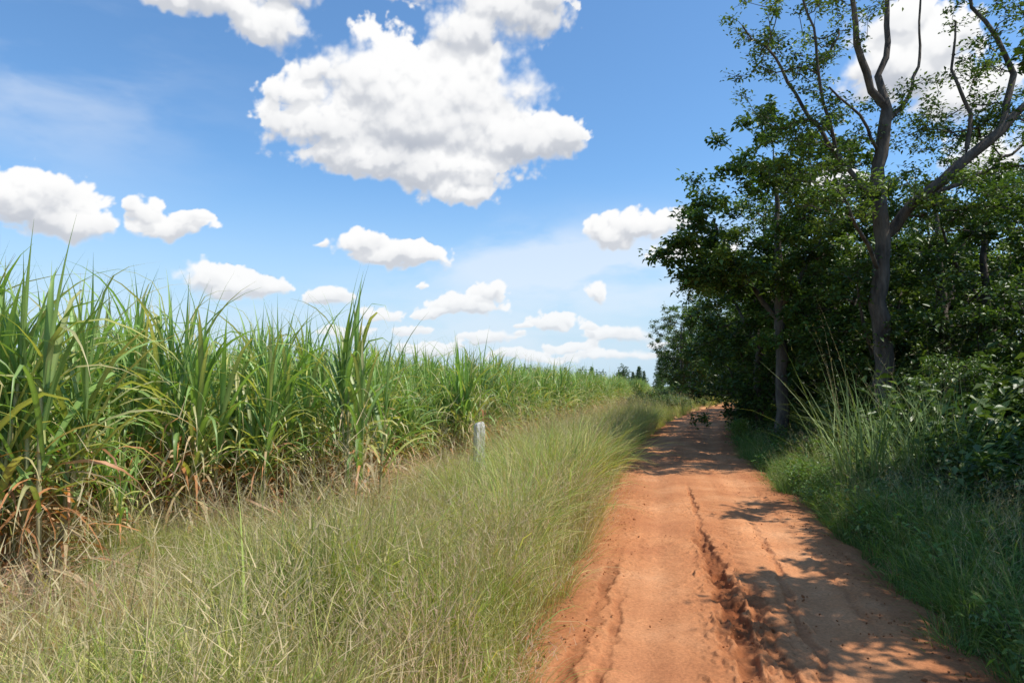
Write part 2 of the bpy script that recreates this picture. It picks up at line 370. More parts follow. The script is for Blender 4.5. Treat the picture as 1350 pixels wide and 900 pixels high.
GR=[(.12,.20,.05),(.155,.25,.062),(.10,.17,.045),(.20,.28,.075)]
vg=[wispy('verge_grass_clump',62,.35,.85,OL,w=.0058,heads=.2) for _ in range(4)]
cv=srccoll('verge_grass_sources',vg)
dg=[wispy('dry_grass_clump',34,.4,.8,DRY,w=.0045,heads=.7,bend=42,hc=(.50,.34,.24)) for _ in range(3)]
cdg=srccoll('dry_grass_sources',dg)
tk=[wispy('tussock_grass_clump',130,.8,1.4,[(.40,.46,.13),(.30,.40,.11),(.48,.47,.17),(.23,.33,.09),(.58,.50,.25)],w=.007,heads=.14,bend=76,r=.2,seg=7) for _ in range(3)]
ctk=srccoll('tussock_sources',tk)
def verge(n,y0,y1,x0):
    y=rng.uniform(y0,y1,n);e=np.maximum(edge(y)-.4,x0);rx=cxf(y)-1.30*np.sqrt(1+.09)
    return np.stack([e+(rx-e)*rng.random(n),y],1)
p=np.concatenate([verge(900,1.7,7,-4.5),verge(950,7,14,-9),verge(800,14,30,-9),verge(750,30,90,-9)])
t=tof(p[:,0],p[:,1]);dn=fbm(p[:,0]*.9,p[:,1]*.9,3,71)
keep=(t<-1.28-.28*vn(p[:,1]*2,p[:,1]*0,3))
bare=(p[:,0]<-2.2)&(p[:,1]<5.4)&(dn<.53)
keep&=~bare&(rng.random(len(p))<.45+1.1*sstep(.32,.55,fbm(p[:,0]*1.8,p[:,1]*1.8,2,73)))
pg=(np.abs(p[:,0]+.5*p[:,1]/10.4)<.22)&(p[:,1]>8.6)&(p[:,1]<10.3)
p=p[keep];t=t[keep];dn=dn[keep];pg=pg[keep]
dm=sstep(.3,.6,dn)
mound=sstep(6.0,8.5,p[:,1])*sstep(-3.9,-2.8,t)
nearfront=(1-sstep(5,7,p[:,1]))*sstep(-3.2,-1.2,p[:,0])
tall=.34+.25*dm+.40*mound*(.4+.8*dm)+.36*nearfront*(.3+1.4*dm)+.25*sstep(14,22,p[:,1])
tall*=np.where(t>-1.62,.7,1)*rng.uniform(.6,1.45,len(p))*np.where(pg,.55,1)
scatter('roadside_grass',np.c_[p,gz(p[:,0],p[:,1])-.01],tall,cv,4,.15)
p=np.concatenate([verge(900,1.8,12,-5),verge(400,12,32,-9)]);t=tof(p[:,0],p[:,1]);dn=fbm(p[:,0]*.7+9,p[:,1]*.7,3,91)
k_=(dn>.45)&(t<-1.38);p=p[k_];t=t[k_]
post_gap=np.hypot(p[:,0]+.5,p[:,1]-10.0)<.5
p=p[~post_gap];t=t[~post_gap]
scatter('dry_grass',np.c_[p,gz(p[:,0],p[:,1])-.01],rng.uniform(.5,1.0,len(p))*(.78+.42*sstep(-3,-2,t)),cdg,3,.15)
tp=[];ts=[]
for y in np.arange(6.0,34,.38):
    for q in range(2):
        tt_=-1.56-abs(rng.normal(0,.60));tp.append((float(cxf(y))+tt_*1.04,y+rng.uniform(-.25,.25)))
        ts.append(rng.uniform(.55,1.0)*(1.0+.42*math.exp(-((y-9.5)/3.2)**2)))
ex=[(-.1,7.0),(.1,6.3),(.35,7.6),(-.15,8.2),(.3,5.6),(-.75,4.6),(-.3,4.1),(-1.0,5.6),(-.1,4.9),(-.55,5.2),(0,3.7),(-1.4,6.3),(-1.3,7.2),(-1.9,7.4),(-.9,9.9),(.0,10.6)];tp+=ex;ts+=[.8,.75,.95,.9,.7,.66,.6,.62,.66,.7,.55,.5,.55,.4,.5,.7]
tp=np.array(tp);ts=np.array(ts);k_=rng.random(len(tp))<.84;tp=tp[k_];ts=ts[k_]
scatter('tussock_grass',np.c_[tp,gz(tp[:,0],tp[:,1])-.02],ts,ctk,3,.15)
lg=[wispy('low_grass_clump',46,.12,.32,[(.34,.42,.10),(.26,.36,.08),(.46,.42,.17)],w=.007,heads=0,r=.17,bend=70,seg=4) for _ in range(3)]
cl=srccoll('low_grass_sources',lg)
p=np.concatenate([verge(2000,1.7,9,-5),verge(1300,9,30,-9)]);t=tof(p[:,0],p[:,1]);p=p[t<-1.22-.35*vn(p[:,0]*3,p[:,1]*3,5)]
dn=fbm(p[:,0]*.9,p[:,1]*.9,3,71);p=p[~((p[:,0]<-2.2)&(p[:,1]<5.4)&(dn<.49))]
scatter('low_grass',np.c_[p,gz(p[:,0],p[:,1])-.01],rng.uniform(.6,1.3,len(p)),cl,3,.1)
rg=[wispy('green_grass_clump',60,.35,.8,GR,w=.010,heads=.05,bend=80,r=.16) for _ in range(4)]
cg=srccoll('green_grass_sources',rg)
def rverge(n,y0,y1,t0,t1):
    y=rng.uniform(y0,y1,n);t=t0+(t1-t0)*rng.random(n)**1.2
    return np.stack([cxf(y)+t*1.05,y],1)
p=np.concatenate([rverge(1100,1.5,9,1.2,4.5),rverge(1000,9,20,1.2,4),rverge(700,20,60,1.2,4)])
t=tof(p[:,0],p[:,1]);p=p[t>1.20+.32*vn(p[:,1]*1.7,p[:,1]*0,6)];t=tof(p[:,0],p[:,1])
scatter('green_grass',np.c_[p,gz(p[:,0],p[:,1])-.01],(.42+.55*sstep(1.3,2.6,t))*rng.uniform(.6,1.5,len(p)),cg,4,.2)
tg=[wispy('reed_grass_clump',40,1.3,2.4,[(.19,.26,.095),(.26,.33,.14),(.15,.22,.075)],w=.015,heads=.12,bend=38,r=.22,seg=6) for _ in range(3)]
ct=srccoll('reed_grass_sources',tg)
p=np.array([(5.6,9.6),(5.9,9.9),(6.2,9.7),(5.8,10.5),(6.4,10.4),(5.4,10.2),(6.6,10.1),(6.9,10.9),(6.1,11.2),(5.3,11),(5.0,9.9),(8.2,15.5),(9.5,20),(11,26),(13,31),(3.95,4.6),(4.5,5.6),(5.2,6.6),(4.6,7.4),(3.6,5.6)])
scatter('reed_grass',np.c_[p,gz(p[:,0],p[:,1])-.01],rng.uniform(1.0,1.25,len(p))*np.where(p[:,1]<8,.42,1),ct,3,.12)
# ------------------------------------------------------------------ shrubs
def shrub(name,h,r,nl,size,cols):
    mb=MB();P=[]
    for k in range(16):
        a=rng.uniform(0,6.28);q=np.linspace(0,1,6);l=h*rng.uniform(.6,1.05);o=r*rng.uniform(.3,1)
        pts=np.stack([math.cos(a)*o*q**1.3+rng.normal(0,.015,6),math.sin(a)*o*q**1.3+rng.normal(0,.015,6),l*q-.15*h*q**3],1)
        tube(mb,pts,.012*(1-.8*q),[.09,.08,.045],4,1)
        m=nl//16;s=rng.uniform(.12,1,m)**.7;ii=np.clip((s*5).astype(int),0,4);fr=(s*5-ii)[:,None]
        P.append(pts[ii]*(1-fr)+pts[ii+1]*fr+rng.normal(0,.085*(r/.6),(m,3)))
    P=np.concatenate(P);P[:,2]=np.abs(P[:,2]);cols=np.array(cols)
    c=cols[rng.integers(0,len(cols),len(P))]*rng.uniform(.7,1.3,(len(P),1))
    leaves(mb,P,rng.uniform(.6,1.3,len(P))*size,c,.9,0,.5,.3)
    return mb.mesh(name,[M_tree,M_bark])
DG=[(.085,.145,.035),(.11,.175,.045),(.065,.115,.03),(.14,.20,.05)]
BR=[(.14,.24,.05),(.18,.29,.06),(.11,.20,.04)]
sh=[shrub('shrub_variant',1.1,.7,1000,.09,DG),shrub('shrub_variant',1.4,.6,900,.11,DG),shrub('shrub_variant',.9,.8,1000,.08,DG),shrub('shrub_variant',1.2,.7,700,.14,DG)]
cs=srccoll('shrub_sources',sh)
we=srccoll('weed_sources',[shrub('weed_variant',.9,.9,420,.13,BR),shrub('weed_variant',.7,.8,380,.10,BR)])
p1=rverge(230,3,12,2.5,6.5);p2=rverge(400,8,26,2.2,9);p3=rverge(360,22,75,2.0,8)
p4=np.stack([rng.uniform(6.0,8.6,26),rng.uniform(11.2,13.6,26)],1)
p=np.concatenate([p1,p2,p3,p4]);t=tof(p[:,0],p[:,1])
s=(.42+.75*sstep(2.0,5.0,t))*rng.uniform(.7,1.4,len(p))*(1+.5*sstep(8,20,p[:,1]));s[-26:]*=1.25
scatter('undergrowth_shrubs',np.c_[p,gz(p[:,0],p[:,1])-.03],s,cs,4,.14)
p=np.concatenate([rverge(130,3.5,12,1.65,3.4),rverge(110,12,40,1.5,3)])
scatter('roadside_weeds',np.c_[p,gz(p[:,0],p[:,1])-.02],rng.uniform(.25,.62,len(p)),we,2,.2)
p=np.stack([rng.uniform(0,1,90),rng.uniform(42,100,90)],1);p[:,0]=edge(p[:,1])+.3+p[:,0]*(cxf(p[:,1])-2-edge(p[:,1])-.3)
scatter('shoulder_bushes',np.c_[p,gz(p[:,0],p[:,1])],rng.uniform(.5,1.1,len(p))*(1+.6*sstep(55,70,p[:,1])),cs,4,.1)
# ------------------------------------------------------------------ trees
def build_tree(name,skel,targets,nleaf,lsize,spread,cols,twig=.008,step=.45,attach_min=2,up=.7):
    pos=[];par=[];mn=[]
    for line in skel:
        line=np.array(line,float);prev=-1
        if pos:
            d=np.linalg.norm(np.array(pos)-line[0,:3],axis=1);prev=int(d.argmin())
            if d[prev]>.05: pos.append(line[0,:3]);par.append(prev);mn.append(line[0,3]);prev=len(pos)-1
        else: pos.append(line[0,:3]);par.append(-1);mn.append(line[0,3]);prev=0
        for a,b in zip(line[:-1],line[1:]):
            n=max(1,int(np.linalg.norm(b[:3]-a[:3])/.3))
            for k in range(1,n+1):
                q=a+(b-a)*k/n;w=rng.normal(0,.022,3)
                pos.append(q[:3]+(w if k<n else 0));par.append(prev);mn.append(q[3]*rng.uniform(.93,1.1));prev=len(pos)-1
    base=np.array(pos);z0=attach_min
    T=np.asarray(targets);d=[np.linalg.norm(base-t,axis=1).min() for t in T];T=T[np.argsort(d)]
    ends=[]
    for t in T:
        Pa=np.array(pos);dd=np.linalg.norm(Pa-t,axis=1)+np.where(Pa[:,2]<z0,50,0)+np.clip(Pa[:,2]-t[2],0,9)*1.2
        i0=int(dd.argmin());a=Pa[i0];v=t-a;Ln=np.linalg.norm(v)
        n=max(2,int(Ln/step));prev=i0
        bow=rng.normal(0,.09*Ln,3);bow[2]-=.06*Ln
        for k in range(1,n+1):
            s=k/n;q=a+v*s+bow*math.sin(math.pi*s)+(rng.normal(0,.03,3) if k<n else 0)
            pos.append(q);par.append(prev);mn.append(0);prev=len(pos)-1
        ends.append(prev)
    n=len(pos);cnt=np.zeros(n)
    for e in ends: cnt[e]+=1
    for k in range(n-1,0,-1): cnt[par[k]]+=cnt[k]
    rad=twig*np.sqrt(np.maximum(cnt,1))
    mnA=np.array(mn);rad=np.where(mnA>0,mnA,np.minimum(rad,.06))
    pos=np.array(pos);par=np.array(par)
    D=pos-pos[np.maximum(par,0)];D[0]=(0,0,1);D/=np.linalg.norm(D,axis=1)[:,None]+1e-9
    ref=np.array([.31,.9,.1]);U=np.cross(D,ref);U/=np.linalg.norm(U,axis=1)[:,None]+1e-9;W=np.cross(D,U)
    k=8;an=np.linspace(0,2*np.pi,k,endpoint=False)
    V=pos[:,None]+rad[:,None,None]*(U[:,None]*np.cos(an)[None,:,None]+W[:,None]*np.sin(an)[None,:,None])
    mb=MB()
    e=np.arange(1,n);j=np.arange(k)[None];j2=(j+1)%k;pe=par[e][:,None]*k;ce=e[:,None]*k
    big=rad[par[e]]>rad[e]*1.6
    F=np.stack([pe+j,pe+j2,ce+j2,ce+j],-1)[~big].reshape(-1,4)
    mb.add(V.reshape(-1,3),F,(1,1,1),1)
    eb=e[big]
    if len(eb):
        c0=pos[par[eb]];A=c0[:,None]+rad[eb][:,None,None]*1.15*(U[eb][:,None]*np.cos(an)[None,:,None]+W[eb][:,None]*np.sin(an)[None,:,None])
        VV=np.concatenate([A,V[eb]],1);m=len(eb);b0=(np.arange(m)*2*k)[:,None]
        mb.add(VV.reshape(-1,3),np.stack([b0+j,b0+j2,b0+k+j2,b0+k+j],-1).reshape(-1,4),(1,1,1),1)
    cols=np.array(cols);tp=[];tc=[]
    for t in T:
        cb=cols[rng.integers(0,len(cols))]*rng.uniform(.75,1.3)
        nt=6
        for q in range(nt):
            d=rng.normal(size=3);d/=np.linalg.norm(d);d[2]=d[2]*.55+.1;l=spread*rng.uniform(.5,1.25)
            e2=t+d*l;qq=np.linspace(0,1,4)[:,None]
            pl=t+(e2-t)*qq;pl[1:,2]-=.05*l*qq[1:,0]**2
            tube(mb,pl,np.array([.006,.005,.004,.002]),(.8,.8,.8),3,1)
            m=max(2,int(nleaf/nt));s=rng.uniform(.15,1.05,m)[:,None]
            tp.append(t+(e2-t)*s+rng.normal(0,spread*.17,(m,3)));tc.append(np.tile(cb,(m,1))*rng.uniform(.8,1.25,(m,1)))
    tp=np.concatenate(tp);tc=np.concatenate(tc)
    leaves(mb,tp,lsize*rng.uniform(.6,1.25,len(tp)),tc,up,0,.5,.5)
    return mb.mesh(name,[M_tree,M_bark])
def ell(n,c,r,shell=.5,lump=.25):
    d=rng.normal(size=(n,3));d/=np.linalg.norm(d,axis=1)[:,None]
    rr=(shell+(1-shell)*rng.random(n))**.6
    az=np.arctan2(d[:,1],d[:,0]);l=1+lump*(fbm(az*1.3+5,d[:,2]*2.2+c[0],3,int(c[1]))-.5)*2.5
    return np.array(c)+d*(rr*l)[:,None]*np.array(r)
y0=14.
g0=float(gz(7.55,14))
sk=[[(7.5,y0,g0-.1,.28),(7.6,y0,.5,.21),(7.66,y0+.05,2.4,.175),(7.52,y0,3.4,.17),(7.7,y0,4.6,.16),(7.66,y0+.05,5.9,.13),(7.88,y0,7.5,.115)],
 [(7.88,y0,7.5,.085),(7.5,y0-.1,7.85,.08),(7.18,y0-.2,8.8,.065),(7.05,y0-.3,9.9,.05),(6.75,y0-.4,11.3,.03)],
 [(7.88,y0,7.5,.08),(7.82,y0+.2,8.3,.07),(8.12,y0+.3,9.1,.06),(8.2,y0+.4,10.2,.045),(8.4,y0+.5,11.6,.025)],
 [(7.72,y0,4.75,.12),(8.25,y0-.2,5.45,.105),(9.0,y0-.4,6.1,.10),(9.9,y0-.5,6.85,.09),(10.4,y0-.6,7.4,.06),(11.2,y0-.7,8.0,.045),(12,y0-.6,8.9,.03)],
 [(9.9,y0-.5,6.85,.07),(10.35,y0-.3,8.1,.06),(10.1,y0-.2,8.95,.05),(9.75,y0,9.7,.04),(9.65,y0,11,.025)],
 [(8.3,y0-.2,5.5,.06),(9.3,y0+.3,5.9,.05),(10.2,y0+.6,6.3,.04),(11.3,y0+.8,7.0,.025)],
 [(7.68,y0,5.4,.06),(6.95,y0+.3,6.6,.05),(6.3,y0+.5,7.8,.038),(5.8,y0+.6,8.9,.028),(5.1,y0+.6,9.6,.018)],
 [(7.88,y0,7.2,.05),(8.6,y0+.5,7.9,.04),(9.1,y0+.8,9.0,.03),(9.3,y0+1,10.5,.02)],
 [(6.95,y0+.3,6.6,.04),(6.5,y0,7.9,.032),(6.35,y0-.1,9.2,.024),(5.9,y0,10.6,.015)],
 [(9.2,y0-.4,6.25,.05),(9.5,y0-.2,7.3,.04),(9.2,y0-.1,8.3,.03),(9.4,y0,9.4,.018)],
 [(7.66,y0,6.6,.04),(7.1,y0-.4,7.2,.03),(6.3,y0-.8,7.6,.02)],[(7.6,y0,4.0,.05),(7.0,y0-.5,4.7,.04),(6.4,y0-.8,5.6,.025)]]
tg_=np.concatenate([ell(60,(6.2,14.3,9.3),(1.7,1.6,1.9),.2),ell(40,(8.6,14.3,11.2),(2.6,2,1.3),.2),ell(46,(10.4,13.8,9.3),(1.6,1.5,2.0),.2),ell(40,(9.2,14.2,7.6),(1.6,1.4,1.1),.2),ell(40,(6.5,14.4,7.0),(1.4,1.2,1.0),.2),ell(40,(10.9,14,7.0),(1.4,1.3,1.0),.2),ell(26,(8.8,13.6,5.6),(1.5,1,.7),.3),ell(30,(6.5,13.3,5.4),(1.1,.8,.8),.3)])
LT=[(.10,.16,.034),(.13,.20,.042),(.08,.135,.03),(.17,.235,.055)]
DK=[(.068,.12,.028),(.092,.15,.036),(.054,.095,.024),(.125,.185,.044)]
obj('spreading_shade_tree',build_tree('spreading_shade_tree',sk,tg_,60,.10,.38,LT,.006,attach_min=3.6))
def simple_tree(name,H,cr,cc_,n,nl,ls,cols,tr=.14,lean=(0,0),spread=.42,extra=None):
    sk=[[(0,0,-.2,tr*1.25),(lean[0]*.2,lean[1]*.2,H*.25,tr),(lean[0]*.6,lean[1]*.5,H*.5,tr*.75),(lean[0],lean[1],H*.8,tr*.35)],
        [(lean[0]*.35,lean[1]*.3,H*.38,tr*.5),(lean[0]*.4-.9,.3,H*.55,tr*.35),(lean[0]-1.5,.4,H*.7,tr*.2)],
        [(lean[0]*.4,lean[1]*.4,H*.42,tr*.5),(lean[0]*.5+.8,-.4,H*.6,tr*.35),(lean[0]+1.5,-.6,H*.75,tr*.18)]]
    T=ell(n,cc_,cr,.45,.35)
    if extra is not None: T=np.concatenate([T]+extra)
    T=T[T[:,2]>.7]
    return build_tree(name,sk,T,nl,ls,spread,cols,.006,attach_min=H*.2)
tA=simple_tree('roadside_tree',8.6,(2.7,2.4,2.7),(0,0,5.6),175,105,.16,DK,extra=[ell(30,(-2.3,-.3,4.9),(1.1,1,.8),.3),ell(34,(.8,-.5,3.0),(2,1.6,.9),.3)])
tB=simple_tree('roadside_tree',7.5,(2.4,2.4,3.3),(0,0,4.0),160,95,.145,DK)
tC=simple_tree('roadside_tree',9.5,(2.3,2.5,3.8),(.2,0,5.2),160,90,.135,DK,lean=(.4,.2))
tD=simple_tree('roadside_tree',6.0,(2.2,2.0,2.6),(0,0,2.7),140,95,.135,DK,tr=.1)
place=[(tA,6.9,17.5,0,1.04),(tD,8.4,15.6,1.1,1.0),(tB,9.2,19.5,2,1.05),(tB,11.3,16.2,4,1.0),(tC,12.5,19.5,1,1.0),(tD,10.6,12.8,.5,.85),(tB,12.6,13.3,3,.85),(tD,7.4,20.6,2.2,1.15),
 (tC,8.9,22.8,3,1.0),(tD,9.3,25.5,0,1.2),(tB,12,25,1,1.05),(tA,15.5,22,2,1.05),(tC,16.5,16,5,.95),(tB,14.5,30,4,1.1),(tA,12.2,30,1.4,1.0),(tD,12.6,34.5,3.3,1.2),(tD,10.9,28.5,1.3,1.05),
 (tC,15.2,38,2,1.05),(tB,16.2,43,.7,1.05),(tD,15.0,40.5,.7,1.15),(tA,19.5,47,3,1.05),(tB,21,36,1,1.1),(tC,22.5,53,2,1.1),(tB,14.4,58,5,1.15),(tD,15.8,60,5,1.2),(tC,16.4,62,1,1.1),(tA,25,60,1,1.1),(tB,18.5,64,2,1.1),(tC,21,67,2,1.1),
 (tB,17.5,72,3,1.0),(tA,23.5,72,3,1.0),(tA,19,28,.3,1.1),(tB,20,21,2.3,1.0),(tD,7.9,11.9,4.4,.5),(tD,9.6,9.4,1.4,.8),(tA,8.6,7.4,1,.92),(tA,7.4,4.7,2.6,.9),(tC,6.6,1.0,2,.9),(tB,7.2,-2.5,2,1.0)]
for me,x,y,r,s in place:
    obj('roadside_tree',me,(x,y,float(gz(x,y))),r,s)
p=np.stack([rng.uniform(17,60,90),rng.uniform(8,110,90)],1);p=p[p[:,0]>cxf(p[:,1])+5]
ctree=srccoll('wood_sources',[tB,tC,tD])
scatter('wood_trees',np.c_[p,gz(p[:,0],p[:,1])],rng.uniform(.85,1.2,len(p)),ctree,3,.03)
p=np.stack([rng.uniform(-140,110,190),rng.uniform(190,260,190)],1)
scatter('distant_tree_line',np.c_[p,np.zeros(len(p))],rng.uniform(.5,.95,len(p)),ctree,3,.02)
def pine(name):
    mb=MB();tube(mb,np.array([(0,0,0),(0,0,5),(0,0,9.5)]),np.array([.16,.1,.02]),(1,1,1),6,1);P=[]
    for z in np.arange(1.2,9.5,.45):
        r=2.1*(1-z/10)**.8+.1
        for a in rng.uniform(0,6.28,8):
            q=np.linspace(.2,1,7)[:,None];P.append(np.array([0,0,z])+np.array([math.cos(a)*r,math.sin(a)*r,-.25])*q+rng.normal(0,.12,(7,3)))
    P=np.concatenate(P);leaves(mb,P,.5,np.tile([.08,.12,.06],(len(P),1)),.3,0,.45)
    return mb.mesh(name,[M_tree,M_bark])
cp=srccoll('pine_sources',[pine('pine_variant'),pine('pine_variant')])
p=np.array([(18.5,118),(20.2,124),(21,118),(24.5,133),(27,140),(24,129),(14,120),(10,128)],float)
scatter('distant_pine_trees',np.c_[p,np.zeros(len(p))],rng.uniform(.42,.64,len(p)),cp,2,.02)
# ------------------------------------------------------------------ concrete marker post
bm=bmesh.new();w=.078;d=.06;Hh=1.16
rings=[(-.25,1,1),(0,1.02,1.02),(.5,1,1),(.9,.97,.97),(Hh-.07,.95,.95),(Hh-.03,.85,.85),(Hh,.6,.62)]
vr=[]
for z,a,b in rings:
    row=[];c=.012
    for sx,sy_ in ((-1,-1),(1,-1),(1,1),(-1,1)):
        for q in ((0,1),(1,0)) if sx*sy_>0 else ((1,0),(0,1)):
            row.append(bm.verts.new((sx*(w*a-c*q[0])+.02*z*.3,sy_*(d*b-c*q[1]),z+.012*math.sin(sx*2+sy_))))
    vr.append(row)
for a,b in zip(vr[:-1],vr[1:]):
    for k in range(8): bm.faces.new((a[k],a[(k+1)%8],b[(k+1)%8],b[k]))
bm.faces.new(vr[-1])
bmesh.ops.recalc_face_normals(bm,faces=bm.faces)
me=bpy.data.meshes.new('concrete_marker_post');bm.to_mesh(me);bm.free()
m,nt,N,L=newmat('weathered_concrete')
out=N.new('ShaderNodeOutputMaterial');pb=N.new('ShaderNodeBsdfPrincipled');pb.inputs['Roughness'].default_value=.9
tc=N.new('ShaderNodeTexCoord');mp=N.new('ShaderNodeMapping');mp.inputs['Scale'].default_value=(1,1,.3);n1=N.new('ShaderNodeTexNoise');n1.inputs['Scale'].default_value=22;n1.inputs['Detail'].default_value=8;n1.inputs['Roughness'].default_value=.7
L.new(tc.outputs['Object'],mp.inputs[0]);L.new(mp.outputs[0],n1.inputs[0]);cr=N.new('ShaderNodeValToRGB')
cr.color_ramp.elements[0].position=.38;cr.color_ramp.elements[0].color=(.2,.18,.15,1);cr.color_ramp.elements[1].position=.54;cr.color_ramp.elements[1].color=(.76,.73,.68,1)
L.new(n1.outputs[0],cr.inputs[0]);L.new(cr.outputs[0],pb.inputs['Base Color'])
bp=N.new('ShaderNodeBump');bp.inputs['Distance'].default_value=.01;L.new(n1.outputs[0],bp.inputs['Height']);L.new(bp.outputs[0],pb.inputs['Normal']);L.new(pb.outputs[0],out.inputs[0])
me.materials.append(m)
obj('concrete_marker_post',me,(-.50,10.4,float(gz(-.5,10.4))-.03),.5)
# ------------------------------------------------------------------ loose stones on the road
def stone():
    mb=MB();bmx=bmesh.new();bmesh.ops.create_icosphere(bmx,subdivisions=2,radius=.5)
    V=np.array([v.co[:] for v in bmx.verts]);F=np.array([[v.index for v in f.verts] for f in bmx.faces]);bmx.free()
    V*=(1+.5*(vn(V[:,0]*3+rng.random()*9,V[:,1]*3+V[:,2]*2,4)-.5))[:,None];V*=[1,.8,.6]
    mb.add(V,F,(.8,.7,.65))
    return mb.mesh('stone_variant',[M_road])
cst=srccoll('stone_sources',[stone() for _ in range(3)])
n=1500;y=3+12*rng.random(n)**1.5;t=np.where(rng.random(n)<.6,np.sign(rng.normal(size=n))*rng.normal(1.15,.16,n),rng.normal(0.1,.3,n))
x=cxf(y)+t*1.03
scatter('road_gravel',np.c_[x,y,np.full(n,.014)],rng.uniform(.006,.020,n)+.022*(rng.random(n)>.98),cst,3,.5)
# ------------------------------------------------------------------ sun + sky
SEL,SAZ=R(58),R(100)
sd=Vector((math.sin(SAZ)*math.cos(SEL),math.cos(SAZ)*math.cos(SEL),math.sin(SEL)))
l=bpy.data.lights.new('sun','SUN');l.energy=4.9;l.angle=R(.5);l.color=(1,.94,.85)
so=bpy.data.objects.new('sun',l);so.rotation_euler=sd.to_track_quat('Z','Y').to_euler();S.collection.objects.link(so)
W=bpy.data.worlds.new('World');S.world=W;W.use_nodes=True;nt=W.node_tree;N=nt.nodes;L=nt.links;N.clear()
out=N.new('ShaderNodeOutputWorld');bg=N.new('ShaderNodeBackground');bg.inputs[1].default_value=.12
sk_=N.new('ShaderNodeTexSky');sk_.sky_type='NISHITA';sk_.sun_disc=False;sk_.sun_elevation=SEL;sk_.sun_rotation=SAZ
sk_.altitude=0;sk_.air_density=1.0;sk_.dust_density=.4;sk_.ozone_density=2.0
mu=N.new('ShaderNodeVectorMath');mu.operation='MULTIPLY';mu.inputs[1].default_value=(1.03,1.40,1.62);L.new(sk_.outputs[0],mu.inputs[0])
tc=N.new('ShaderNodeTexCoord');sx=N.new('ShaderNodeSeparateXYZ');L.new(tc.outputs['Generated'],sx.inputs[0])
hz=N.new('ShaderNodeMapRange');hz.interpolation_type='SMOOTHERSTEP';hz.inputs[1].default_value=-.03;hz.inputs[2].default_value=.34;hz.inputs[3].default_value=.95;hz.inputs[4].default_value=0
L.new(sx.outputs[2],hz.inputs[0])
mh=N.new('ShaderNodeMix');mh.data_type='RGBA';L.new(hz.outputs[0],mh.inputs[0]);L.new(mu.outputs[0],mh.inputs[6]);mh.inputs[7].default_value=(4.8,6.2,7.5,1)
L.new(mh.outputs[2],bg.inputs[0]);L.new(bg.outputs[0],out.inputs[0])
# ------------------------------------------------------------------ cloud dome (named sky): cumulus in azimuth / elevation, lit tops and grey bases painted into emission
th=math.atan(58/900)
def azel(px,py):
    u=(px-675)/900;v=(450-py)/900
    y=math.cos(th)-v*math.sin(th);z=math.sin(th)+v*math.cos(th)
    return math.atan2(u,y),math.atan2(z,math.hypot(u,y))
CL=[(425,165,78,46),(495,115,82,66),(590,130,105,78),(680,185,80,44),(600,225,85,38),(470,205,80,30),(385,122,44,22),(560,165,140,76),(735,182,36,24),(610,255,42,18),(415,98,30,20),
 (665,12,80,52),(560,-30,90,34),(620,40,60,36),(712,-5,40,34),
 (285,-2,80,34),(355,32,52,32),(380,-25,50,36),(225,-5,32,22),
 (35,265,80,44),(95,290,50,28),(-30,255,60,42),(60,245,42,28),
 (225,302,50,17),(192,278,24,18),(250,292,30,11),(175,268,12,10),
 (520,338,62,19),(480,322,36,18),(550,340,36,14),(305,380,60,22),(265,370,30,17),(345,385,28,14),(430,395,28,12),
 (612,402,50,17),(640,385,30,13),(575,412,30,9),(785,385,20,15),(838,302,58,20),(885,292,36,15),(905,330,52,10),(800,312,24,12),
 (732,422,36,14),(818,441,44,12),(645,448,38,10),(757,457,32,9),(545,436,22,9),(700,474,60,8),(820,470,70,8),(575,462,42,9),(500,415,28,9),(865,452,16,6),(460,440,34,9),(560,375,10,4),(420,322,9,5),(690,430,12,5),(780,430,14,5),
 (1190,90,90,62),(1290,120,72,40),(1310,205,78,36),(1100,240,48,18),(1180,30,58,34),(1240,60,52,34)]
st_=R(.08);AZ,EL=np.meshgrid(np.arange(R(-53),R(53),st_),np.arange(R(-.3),R(38),st_))
def dens(A,E):
    wa=A+.030*(fbm(A*14,E*16,3,201)-.45)+.018*(fbm(A*50,E*50,3,211)-.45)
    we=E+.026*(fbm(A*14,E*16,3,221)-.45)+.016*(fbm(A*50,E*50,3,231)-.45)
    acc=np.zeros(A.shape)+1e-30;wv=np.zeros(A.shape);sz=np.zeros(A.shape)
    for (px,py,rx,ry) in CL:
        a0,e0=azel(px,py);a1,_=azel(px+rx,py);_,e1=azel(px,py-ry);ra=abs(a1-a0);re=abs(e1-e0)
        dv=(we-e0)/re;dq=np.sqrt(((wa-a0)/ra)**2+np.where(dv<0,dv*1.25,dv)**2)
        w=np.exp(-6*dq);wv+=w*dv;sz+=w*re;acc+=w
    return 1+np.log(acc)/6,wv/acc,sz/acc
D,V_,SZ=dens(AZ,EL)
rel=np.clip(SZ/.08,.15,1);sm_=1-rel
wx=AZ+.010*(fbm(AZ*40,EL*40,3,501)-.45);wy=EL+.010*(fbm(AZ*40,EL*40,3,511)-.45)
def puffs(A,E):
    return .36*(.62-worley(A*17,E*19,2.3))*rel+(.22+.30*sm_)*(.6-worley(A*42,E*46,3.1))+(.08+.20*sm_)*(.6-worley(A*95,E*100,9.2))+(.025+.08*sm_)*(.6-worley(A*200,E*210,4.4))
fl=fbm(AZ*22,EL*26,8,321,.54)-.5
wisp=sstep(.42,.64,fbm(AZ*11,EL*14,3,601))
pf=puffs(wx,wy)
Dn=D+pf*1.1+.78*fl+.03
width=.12+.50*wisp+.22*(V_<-.2)+.12*sm_
alpha=sstep(0,1,Dn/width)
px2,py2=wx+.002,wy+.012
pf2=puffs(px2,py2);fl2=fbm((AZ+.002)*22,(EL+.012)*26,4,321,.48)-.5
h0=D+pf*1.1+.7*(fbm(AZ*22,EL*26,4,321,.48)-.5)
